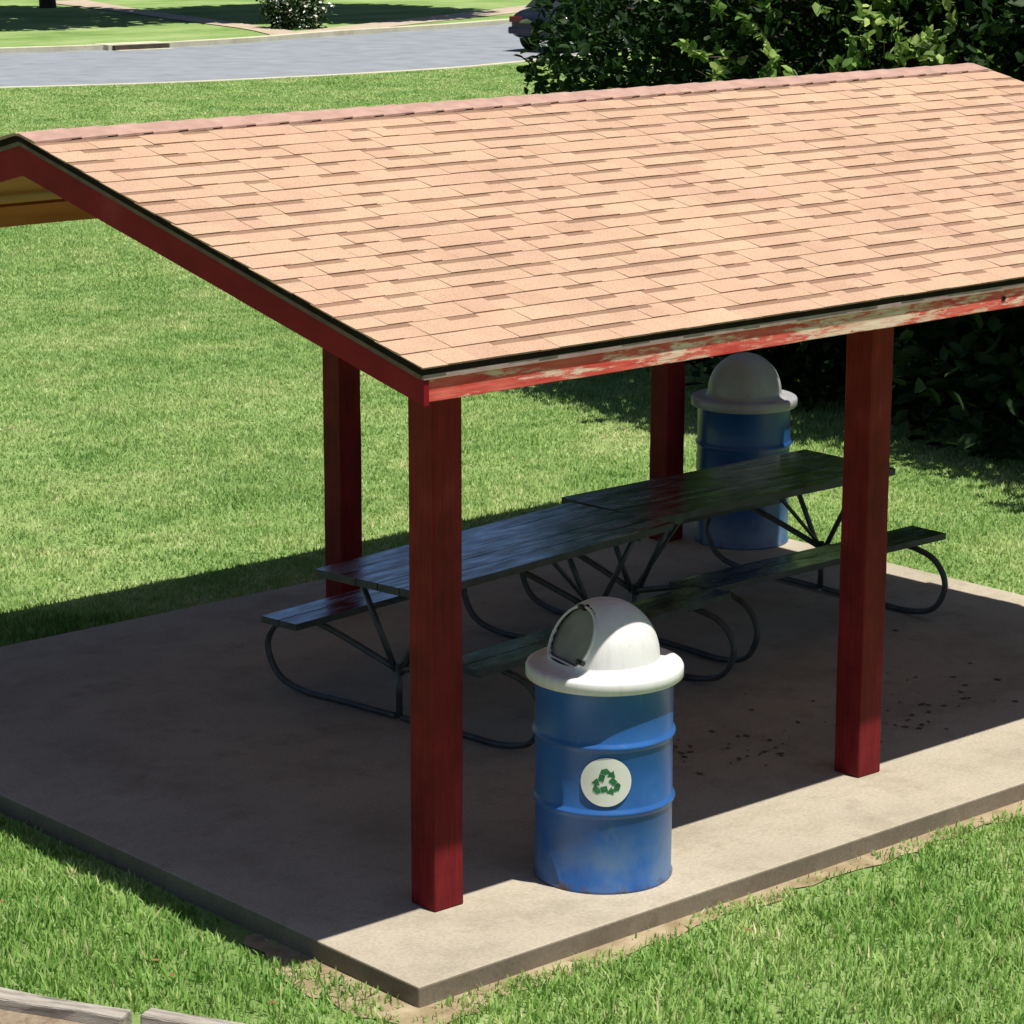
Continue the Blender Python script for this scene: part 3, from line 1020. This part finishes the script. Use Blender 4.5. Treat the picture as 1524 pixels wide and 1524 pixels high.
pts_ = []
for _ in range(26):
    a_, b_ = random.uniform(-1.2, 6), random.uniform(-2.2, -0.2)
    pts_.append((a_, b_))
for _ in range(6):
    pts_.append((random.uniform(-0.9, -0.1), random.uniform(0.3, 2.6)))
lo_ = litter('fallen_leaves', pts_, M['brown_leaf'], 'few dry orange-brown leaves lying in the front lawn grass', 0.016, 0.03)
lo_.location = (0, 0, G+0.035)

# ------------------------------------------------------------------ grass
tl = (YAW + math.atan(790/FPX), YAW - math.atan(790/FPX))
def in_wedge(x, y, pad):
    dx, dy = x-CAM.x, y-CAM.y
    t_ = dx*math.cos(YAW)+dy*math.sin(YAW)
    u = dx*math.sin(YAW)-dy*math.cos(YAW)
    return t_, u
def grass_field(name, n_try, tmin, tmax, pad, hmin, hmax, wd, dens_fn, label, mat='grass', simple_blade=False):
    t_ = RNG.uniform(tmin, tmax, n_try)
    hw = t_*762/FPX + pad
    wmax = tmax*762/FPX + pad
    u = RNG.uniform(-wmax, wmax, n_try)
    k = np.abs(u) < hw
    t_, u = t_[k], u[k]
    x = CAM.x + t_*math.cos(YAW) + u*math.sin(YAW)
    y = CAM.y + t_*math.sin(YAW) - u*math.cos(YAW)
    # keep off the slab, gravel, timbers
    on_slab = (x > -0.02) & (x < W+0.015) & (y > -0.02) & (y < D+0.015)
    # line of the timbers
    tx0, ty0, tx1, ty1 = -2.1, 2.95, -0.9, 0.60
    side = (tx1-tx0)*(y-ty0)-(ty1-ty0)*(x-tx0)
    tx2, ty2, tx3, ty3 = -0.87, 0.55, 0.10, -1.35
    side2 = (tx3-tx2)*(y-ty2)-(ty3-ty2)*(x-tx2)
    grav = ((side < 0.22) & (x < -0.9)) | ((side2 < 0.20) & (x >= -0.9) & (y < 0.7) & (x < 0.3)) 
    keep = ~on_slab & ~grav
    x, y = x[keep], y[keep]
    pr = dens_fn(x, y)
    k = RNG.random(len(x)) < pr
    x, y = x[k], y[k]
    n = len(x)
    # patchy height
    ph = 0.5+0.5*np.sin(x*2.3+np.sin(y*1.7)*1.3)*np.cos(y*2.9+np.sin(x*3.1))
    ph2 = 0.5+0.5*np.sin(x*9.1+np.sin(y*6.7)*1.7)*np.cos(y*8.3+np.sin(x*7.1))
    h = RNG.uniform(hmin, hmax, n)*(0.65+0.35*ph+0.35*ph2)
    # shorter along the slab
    dsl = np.maximum(np.maximum(-x, x-W), np.maximum(-y, y-D))
    h *= np.clip(0.55+dsl*1.2, 0.55, 1)
    a = RNG.uniform(0, 2*np.pi, n)
    lean = RNG.uniform(0.1, 0.95, n)*h
    la = a + RNG.uniform(-0.6, 0.6, n)+np.pi/2
    w_ = wd*RNG.uniform(0.6, 1.5, n)
    ca, sa = np.cos(a)*w_/2, np.sin(a)*w_/2
    lx, ly = np.cos(la)*lean, np.sin(la)*lean
    z0 = np.full(n, G-0.002)
    V = np.empty((n, 5, 3))
    V[:, 0] = np.stack([x-ca, y-sa, z0], 1)
    V[:, 1] = np.stack([x+ca, y+sa, z0], 1)
    V[:, 2] = np.stack([x-ca+lx*0.35, y-sa+ly*0.35, z0+h*0.6], 1)
    V[:, 3] = np.stack([x+ca+lx*0.35, y+sa+ly*0.35, z0+h*0.6], 1)
    V[:, 4] = np.stack([x+lx, y+ly, z0+h], 1)
    tone = np.clip(RNG.beta(2.0, 2.6, n)*0.85+0.12*ph2, 0, 0.95)
    dry = RNG.random(n) < 0.025
    tone[dry] = 1.0
    if simple_blade:
        V[:, 0, :2] = np.stack([x-ca*1.5, y-sa*1.5], 1)
        V[:, 1, :2] = np.stack([x+ca*1.5, y+sa*1.5], 1)
        me = np_mesh(name, V[:, [0, 1, 4]].reshape(-1, 3), 3, M[mat], tone, [(0, 1, 2)])
    else:
        me = np_mesh(name, V.reshape(-1, 3), 5, M[mat], tone, [(0, 1, 3), (0, 3, 2), (2, 3, 4)])
    o = link(name, me)
    o['kind'] = 'stuff'
    tag(o, label, 'grass')
    return n
def dens_near(x, y):
    d = np.maximum(np.maximum(-x, x-W), np.maximum(-y, y-D))
    n1 = 0.5+0.5*np.sin(x*13+np.sin(y*11)*2)*np.cos(y*12.3+np.sin(x*9)*2)
    n2 = 0.5+0.5*np.sin(x*3.1+np.sin(y*2.3)*2)*np.cos(y*3.7)
    base = np.clip(0.35+0.65*n1+0.2*n2, 0, 1)
    front = (y < 0.02) | (x < 0.0) & (y < 1.2)
    edge = np.where(front, np.clip((d-0.01+0.07*np.sin(x*5.1+2*np.sin(y*4))+0.04*np.sin(x*17.3))/0.13, 0.12, 1), np.clip((d+0.05)/0.1, 0.3, 1))
    return base*edge
print('g1', grass_field('front_grass', 330000, 7.0, 15.5, 0.6, 0.028, 0.072, 0.0065, dens_near, 'short green lawn grass in front of and beside the slab'))
def dens_mid(x, y):
    n1 = 0.5+0.5*np.sin(x*8+np.sin(y*7)*2)*np.cos(y*7.3+np.sin(x*6)*2)
    return np.clip(0.5+0.6*n1, 0, 1)*(np.abs(y-4) > -1)
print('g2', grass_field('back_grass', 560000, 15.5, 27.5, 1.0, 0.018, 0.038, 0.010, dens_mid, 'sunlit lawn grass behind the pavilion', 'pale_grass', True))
def dens_far(x, y):
    rd_ = np.interp(x, [p[0] for p in near], [p[1] for p in near])
    return (y < rd_-0.45)*0.9
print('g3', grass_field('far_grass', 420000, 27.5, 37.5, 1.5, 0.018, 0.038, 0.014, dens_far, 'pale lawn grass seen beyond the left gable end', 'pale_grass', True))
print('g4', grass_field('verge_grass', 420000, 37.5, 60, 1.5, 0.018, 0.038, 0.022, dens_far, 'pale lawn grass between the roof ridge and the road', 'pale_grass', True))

# ------------------------------------------------------------------ trees
LEAF_V = np.array([(0, 0, 0), (0.30, 0.33, 0.05), (0.22, 0.75, 0.02), (0, 1, -0.12), (-0.22, 0.75, 0.02), (-0.30, 0.33, 0.05), (0, 0.45, -0.04)])
LEAF_F = [(0, 1, 6), (1, 2, 6), (2, 3, 6), (3, 4, 6), (4, 5, 6), (5, 0, 6)]
def leaf_verts(P, Dn, size):
    """P (n,3) base, Dn (n,3) outward direction, size (n)"""
    n = len(P)
    d = Dn/np.linalg.norm(Dn, axis=1, keepdims=True)
    rnd = RNG.normal(size=(n, 3))
    up = np.array([0, 0, 1.0])[None]*0.9+rnd*0.55
    x = np.cross(d, up)
    x /= np.linalg.norm(x, axis=1, keepdims=True)+1e-6
    z = np.cross(x, d)
    L = LEAF_V
    return (P[:, None, :] + size[:, None, None]*(L[None, :, 0:1]*x[:, None]+L[None, :, 1:2]*d[:, None]+L[None, :, 2:3]*z[:, None]))
def crown_points(c, rad, nclump, per, lumps, spread=0.35, zmin=0.2):
    c = np.array(c); rad = np.array(rad)
    out_p, out_d, out_t = [], [], []
    lump_dirs = RNG.normal(size=(lumps, 3)); lump_dirs /= np.linalg.norm(lump_dirs, axis=1, keepdims=True)
    k = 0
    while k < nclump:
        d = RNG.normal(size=3); d /= np.linalg.norm(d)
        if d[2] < -0.75: continue
        f = 0.74 + 0.30*max(0, np.max(lump_dirs@d)-0.72)/0.28
        f *= RNG.uniform(0.80, 1.04) if RNG.random() < 0.75 else RNG.uniform(0.45, 0.8)
        q = c + d*rad*f
        if q[2] < G+zmin: 
            k += 1
            continue
        t0 = RNG.random()
        dd = d*0.8 + np.array([0, 0, 0.15])
        pp = q + RNG.normal(size=(per, 3))*spread*0.5
        di = dd + RNG.normal(size=(per, 3))*0.55
        out_p.append(pp); out_d.append(di)
        out_t.append(np.clip(0.15+0.35*t0+RNG.random(per)*0.35, 0, 1))
        k += 1
    return np.concatenate(out_p), np.concatenate(out_d), np.concatenate(out_t)
def trunk_mesh(base, c, rad, r0, limbs, seed):
    rr = random.Random(seed)
    mb = MB()
    b = Vector(base); c = Vector(c)
    mid = b.lerp(c, 0.5)+Vector((rr.uniform(-.2, .2), rr.uniform(-.2, .2), 0))
    mb.tube(catmull([b-Vector((0, 0, 0.2)), b+Vector((0, 0, 0.4)), mid, c]), [r0*(1.25-0.95*i/18) for i in range(19)], 10)
    for i in range(limbs):
        a = rr.uniform(0, 6.28)
        s = b.lerp(c, rr.uniform(0.35, 0.85))
        e = c+Vector((math.cos(a)*rad[0]*0.75, math.sin(a)*rad[1]*0.75, rr.uniform(-0.4, 0.6)*rad[2]))
        m_ = s.lerp(e, 0.5)+Vector((0, 0, 0.2*rad[2]))
        pts = catmull([s, m_, e])
        mb.tube(pts, [r0*0.42*(1-0.85*j/(len(pts)-1)) for j in range(len(pts))], 7)
    return mb.mesh('trunk', M['bark'])
def tree(name, label, base, c, rad, r0, nclump, per, size, limbs=6, group=None, mat='leaf', sprays=0, single=0, zmin=0.2, spread=0.5, cat='tree', lumps=12):
    global RNG
    RNG = np.random.default_rng(int(base[0]*10+base[1]*100))
    t_ = thing(name, label, cat, (base[0], base[1], G), 0, group)
    inv = Vector((-base[0], -base[1], -G))
    tm = trunk_mesh(base, c, rad, r0, limbs, int(base[0]*100))
    tr_ = link('trunk', tm, t_, inv)
    P, Dn, T = crown_points(c, rad, nclump, per, lumps, spread, zmin)
    q_ = np.linalg.norm((P-np.array(c))/np.array(rad), axis=1) < 0.985
    P, Dn, T = P[q_], Dn[q_], T[q_]
    S = RNG.uniform(0.7, 1.2, len(P))*size
    V = leaf_verts(P, Dn, S)
    me = np_mesh('crown', V.reshape(-1, 3), 7, M[mat], T*0.58, LEAF_F)  # tones scaled down, putting the shade between the sprays into leaf colour
    cr = link('crown', me, t_, inv)
    cr['kind'] = 'stuff'
    if sprays:
        # sprays with sunlight put into a brighter leaf colour, standing out from the crown on the side facing the lawn and the sky
        singles = []
        twigs = []
        rest = []
        for _ in range(sprays):
            while True:
                d = RNG.normal(size=3); d /= np.linalg.norm(d)
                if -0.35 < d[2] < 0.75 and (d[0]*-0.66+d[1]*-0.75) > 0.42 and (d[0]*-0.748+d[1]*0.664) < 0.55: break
            q = np.array(c)+d*np.array(rad)*RNG.uniform(0.93, 1.06)
            twigs.append((np.array(c)+d*np.array(rad)*0.6, q))
            if q[2] < G+0.35: continue
            k = RNG.integers(10, 24)
            ax = d*0.6+np.array([RNG.normal()*0.4, RNG.normal()*0.4, 0.35])
            ax /= np.linalg.norm(ax)
            Ls = RNG.uniform(0.2, 0.5)
            for i in range(k):
                p_ = q+ax*Ls*i/k
                di = ax*0.5+RNG.normal(size=3)*0.7
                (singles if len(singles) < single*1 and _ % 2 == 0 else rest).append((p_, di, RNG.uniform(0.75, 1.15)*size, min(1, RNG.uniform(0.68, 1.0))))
        if single and singles:
            base_me = {}
            for q_ in range(4):
                V1 = LEAF_V + 0
                tone = 0.68+0.1*q_
                base_me[q_] = np_mesh('leaf', V1, 7, M['leaf'], np.array([tone]), LEAF_F)
            for (p_, di, s_, tt) in singles:
                d = Vector(di).normalized()
                up = Vector((random.gauss(0, .5), random.gauss(0, .5), 1))
                x = d.cross(up).normalized()
                z = x.cross(d)
                o = bpy.data.objects.new('leaf', base_me[min(3, int((tt-0.62)/0.1))])
                COL.objects.link(o)
                o.parent = t_
                p2 = Vector(p_)+inv
                s_ = float(s_)
                o.matrix_local = Matrix(((x.x*s_, d.x*s_, z.x*s_, p2.x), (x.y*s_, d.y*s_, z.y*s_, p2.y), (x.z*s_, d.z*s_, z.z*s_, p2.z), (0, 0, 0, 1)))
        tb = MB()
        for (p0_, p1_) in twigs:
            tb.tube([p0_, (p0_+p1_)/2+np.array([0, 0, 0.06]), p1_, p1_+(p1_-p0_)*0.25+np.array([0, 0, 0.08])], [0.014, 0.010, 0.006, 0.003], 4)
        link('twigs', tb.mesh('twigs', M['bark']), t_, inv)['kind'] = 'stuff'
        if rest:
            V = leaf_verts(np.array([r[0] for r in rest]), np.array([r[1] for r in rest]), np.array([r[2] for r in rest]))
            me = np_mesh('sunlit_foliage', V.reshape(-1, 3), 7, M['leaf'], np.array([r[3] for r in rest]), LEAF_F)
            yo = link('sunlit_foliage', me, t_, inv)
            yo['kind'] = 'stuff'
    return t_
GT = 'dense trees right of the pavilion'
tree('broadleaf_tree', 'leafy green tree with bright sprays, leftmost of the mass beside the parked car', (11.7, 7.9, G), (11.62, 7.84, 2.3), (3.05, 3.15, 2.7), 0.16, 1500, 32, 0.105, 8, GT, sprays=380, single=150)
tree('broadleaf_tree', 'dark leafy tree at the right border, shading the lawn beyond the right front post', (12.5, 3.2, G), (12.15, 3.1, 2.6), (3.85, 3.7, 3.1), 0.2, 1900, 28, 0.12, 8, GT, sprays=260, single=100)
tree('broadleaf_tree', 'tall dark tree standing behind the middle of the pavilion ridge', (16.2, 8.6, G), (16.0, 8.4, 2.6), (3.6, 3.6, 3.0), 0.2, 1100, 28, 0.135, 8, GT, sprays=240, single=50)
tree('broadleaf_tree', 'dark tree rising beyond the right end of the pavilion ridge', (17.5, 3.0, G), (17.5, 3.0, 3.6), (3.8, 4.0, 4.0), 0.22, 600, 28, 0.19, 6, GT, sprays=100)
tree('broadleaf_tree', 'shadowy tree deeper in the mass, right behind the parked car', (19.5, 14.6, G), (19.4, 14.2, 3.0), (3.4, 3.4, 3.4), 0.2, 600, 28, 0.19, 6, GT, sprays=100)
tree('broadleaf_tree', 'rearmost shadowy tree at the top border above the roof', (24, 11.5, G), (24, 11.5, 3.6), (5.0, 5.0, 4.2), 0.25, 460, 26, 0.32, 6, GT, sprays=40)
tree('broadleaf_tree', 'rearmost dark tree at the top right corner', (30, 18, G), (30, 18.0, 3.6), (5.6, 5.6, 4.4), 0.25, 420, 26, 0.38, 6, GT)
P_, D_, T_ = [], [], []
for (cx, cy, rx, ry, rz, k) in ((10.7, 4.8, 1.6, 2.2, 1.7, 420), (11.2, 7.4, 1.6, 1.7, 1.5, 320), (12.4, 2.2, 1.8, 1.8, 1.5, 220), (13.2, 10.6, 1.6, 1.4, 1.3, 160), (14.5, 6.5, 2.5, 3.0, 1.6, 160)):
    p_, d_, t_ = crown_points((cx, cy, 0.35), (rx, ry, rz), k, 22, 6, 0.4, 0.02)
    P_.append(p_); D_.append(d_); T_.append(t_)
P_, D_, T_ = np.concatenate(P_), np.concatenate(D_), np.concatenate(T_)
o = link('undergrowth', np_mesh('undergrowth', leaf_verts(P_, D_, RNG.uniform(0.12, 0.2, len(P_))).reshape(-1, 3), 7, M['dark_leaf'], T_, LEAF_F))
o['kind'] = 'stuff'
tag(o, 'dark leafy undergrowth beneath the trees right of the pavilion', 'undergrowth')
# far yard trees: crowns above the picture, trunks and shadows in it
GF = 'shade trees beyond the road'
tree('shade_tree', 'thin dark trunk across the road at the top left, its crown above the picture', (38.9, 64.0, G), (34.6, 58.4, 9.5), (6.0, 7.0, 4.0), 0.26, 420, 24, 0.6, 7, GF, zmin=4, spread=1.2)
tree('shade_tree', 'tree trunk rising from the shrub beside the footpath corner across the road', (38.4, 51.6, G), (43.2, 54.0, 9.0), (5.6, 5.2, 4.0), 0.16, 420, 24, 0.6, 7, GF, zmin=4, spread=1.2)
# shrub round the second trunk
sh = thing('flowering_shrub', 'low leafy shrub with pale flowers at the foot of the trunk by the footpath corner', 'shrub', (38.2, 51.0, G))
P, Dn, T = crown_points((0, 0, 0.45), (0.85, 0.85, 0.75), 130, 16, 6, 0.25, 0.02)
link('foliage', np_mesh('foliage', leaf_verts(P, Dn, np.full(len(P), 0.12)).reshape(-1, 3), 7, M['leaf'], T*0.8, LEAF_F), sh)['kind'] = 'stuff'
P, Dn, T = crown_points((0, 0, 0.5), (0.92, 0.92, 0.8), 70, 5, 6, 0.12, 0.1)
link('flowers', np_mesh('flowers', leaf_verts(P, Dn, np.full(len(P), 0.10)).reshape(-1, 3), 7, M['sticker'], T, LEAF_F), sh)['kind'] = 'stuff'
mb = MB()
for i in range(5):
    a = i*1.3
    mb.tube([(0.03*i, 0, -0.05), (math.cos(a)*0.3, math.sin(a)*0.3, 0.6)], [0.03, 0.012], 6)
link('stem', mb.mesh('stem', M['bark']), sh)

# ------------------------------------------------------------------ storm drain
dr = thing('storm_drain', 'dark curb inlet with pale concrete top on the far side of the road', 'storm drain', (30.42, 46.62, G), math.radians(-4))
mb = MB()
mb.box((-0.82, 0.06, -0.1), (0.82, 0.8, 0.128))
link('concrete_top', mb.mesh('concrete_top', M['curb']), dr)
mb = MB()
mb.box((-0.72, -0.06, -0.02), (0.72, 0.055, 0.115))
link('inlet_opening', mb.mesh('inlet_opening', M['iron']), dr)
mb = MB()
mb.box((-0.72, -0.30, 0.009), (0.72, -0.07, 0.018))
link('gutter_plate', mb.mesh('gutter_plate', M['curb']), dr)

# ------------------------------------------------------------------ parked car
car = thing('parked_car', 'dark blue parked car on the road, mostly hidden behind the trees', 'car', (38.75, 40.3, G+0.008), math.radians(13))
# local: rear at -x, length 4.6, width 1.78
sta = [(-2.28, 0.42, 0.70, 0.70, 0.74), (-2.22, 0.30, 0.86, 0.78, 0.84), (-1.9, 0.24, 0.96, 0.86, 0.87), (-1.45, 0.22, 1.00, 0.88, 0.88), (-0.6, 0.22, 0.95, 0.89, 0.88),
       (0.5, 0.22, 0.94, 0.89, 0.88), (1.1, 0.22, 0.92, 0.89, 0.87), (1.7, 0.24, 0.84, 0.87, 0.82), (2.1, 0.28, 0.74, 0.80, 0.72), (2.3, 0.38, 0.60, 0.66, 0.6)]
mb = MB()
vs_ = []
for (x, zb, zt, hw, ht) in sta:
    zm = zb+(zt-zb)*0.62
    prof = [(-hw*0.86, zb), (-hw*0.97, zb+0.08), (-hw, (zb+zm)/2), (-hw*0.985, zm), (-ht*0.93, zt-0.03), (-ht*0.6, zt), (0, zt+0.015), (ht*0.6, zt), (ht*0.93, zt-0.03), (hw*0.985, zm), (hw, (zb+zm)/2), (hw*0.97, zb+0.08), (hw*0.86, zb)]
    vs_ += [(x, a, b_) for a, b_ in prof]
n = 13
fs = [(i*n+q, i*n+(q+1) % n, (i+1)*n+(q+1) % n, (i+1)*n+q) for i in range(len(sta)-1) for q in range(n)]
fs += [tuple(reversed(range(n))), tuple((len(sta)-1)*n+q for q in range(n))]
mb.add(vs_, fs, 0, True)
body = link('body', mb.mesh('body', M['car_paint']), car)
md = body.modifiers.new('sub', 'SUBSURF'); md.levels = 1; md.render_levels = 2
mb = MB()
cab = [(-1.72, 0.97, 0.99, 0.74), (-1.15, 0.97, 1.36, 0.66), (-0.3, 0.94, 1.44, 0.64), (0.35, 0.93, 1.40, 0.64), (1.15, 0.91, 0.95, 0.72)]
vs_ = []
for (x, zb, zt, hw) in cab:
    vs_ += [(x, -0.80, zb-0.02), (x, -hw, zt-0.03), (x, -hw*0.7, zt), (x, hw*0.7, zt), (x, hw, zt-0.03), (x, 0.80, zb-0.02)]
fs = [(i*6+q, i*6+q+1, (i+1)*6+q+1, (i+1)*6+q) for i in range(4) for q in range(5)]
mi = [1 if q in (0, 4) else (1 if i in (0, 3) else 0) for i in range(4) for q in range(5)]
o0 = len(mb.f)
mb.add(vs_, fs, 0, False)
mb.m = mi
link('cabin', mb.mesh('cabin', [M['car_paint'], M['glass']]), car)
wm = MB()
wm.lathe([(0.19, -0.10), (0.30, -0.10), (0.325, -0.07), (0.325, 0.07), (0.30, 0.10), (0.19, 0.10)], 28)
rm = MB()
rm.lathe([(0.001, 0.07), (0.06, 0.085), (0.17, 0.07), (0.195, 0.095)], 28)
rm.lathe([(0.195, -0.095), (0.17, -0.07), (0.001, -0.07)], 28)
wme, rme = wm.mesh('wheel', M['tyre']), rm.mesh('rim', M['rim'])
for x in (-1.42, 1.38):
    for y in (-0.79, 0.79):
        wh = link('wheel', wme, car, (x, y, 0.325), (math.radians(90 if y < 0 else -90), 0, 0))
        link('rim', rme, wh)
for y in (-0.62, 0.62):
    mb = MB(); mb.box((-2.285, y-0.16, 0.66), (-2.19, y+0.16, 0.79))
    bevel(link('tail_lamp', mb.mesh('tail_lamp', M['redlamp']), car), 0.02)
    mb = MB(); mb.box((2.10, y-0.17, 0.52), (2.285, y+0.17, 0.63))
    bevel(link('headlight', mb.mesh('headlight', M['chrome']), car), 0.02)
mb = MB(); mb.box((-2.34, -0.78, 0.40), (-2.2, 0.78, 0.56))
bevel(link('bumper', mb.mesh('bumper', M['car_paint']), car), 0.04, 3)
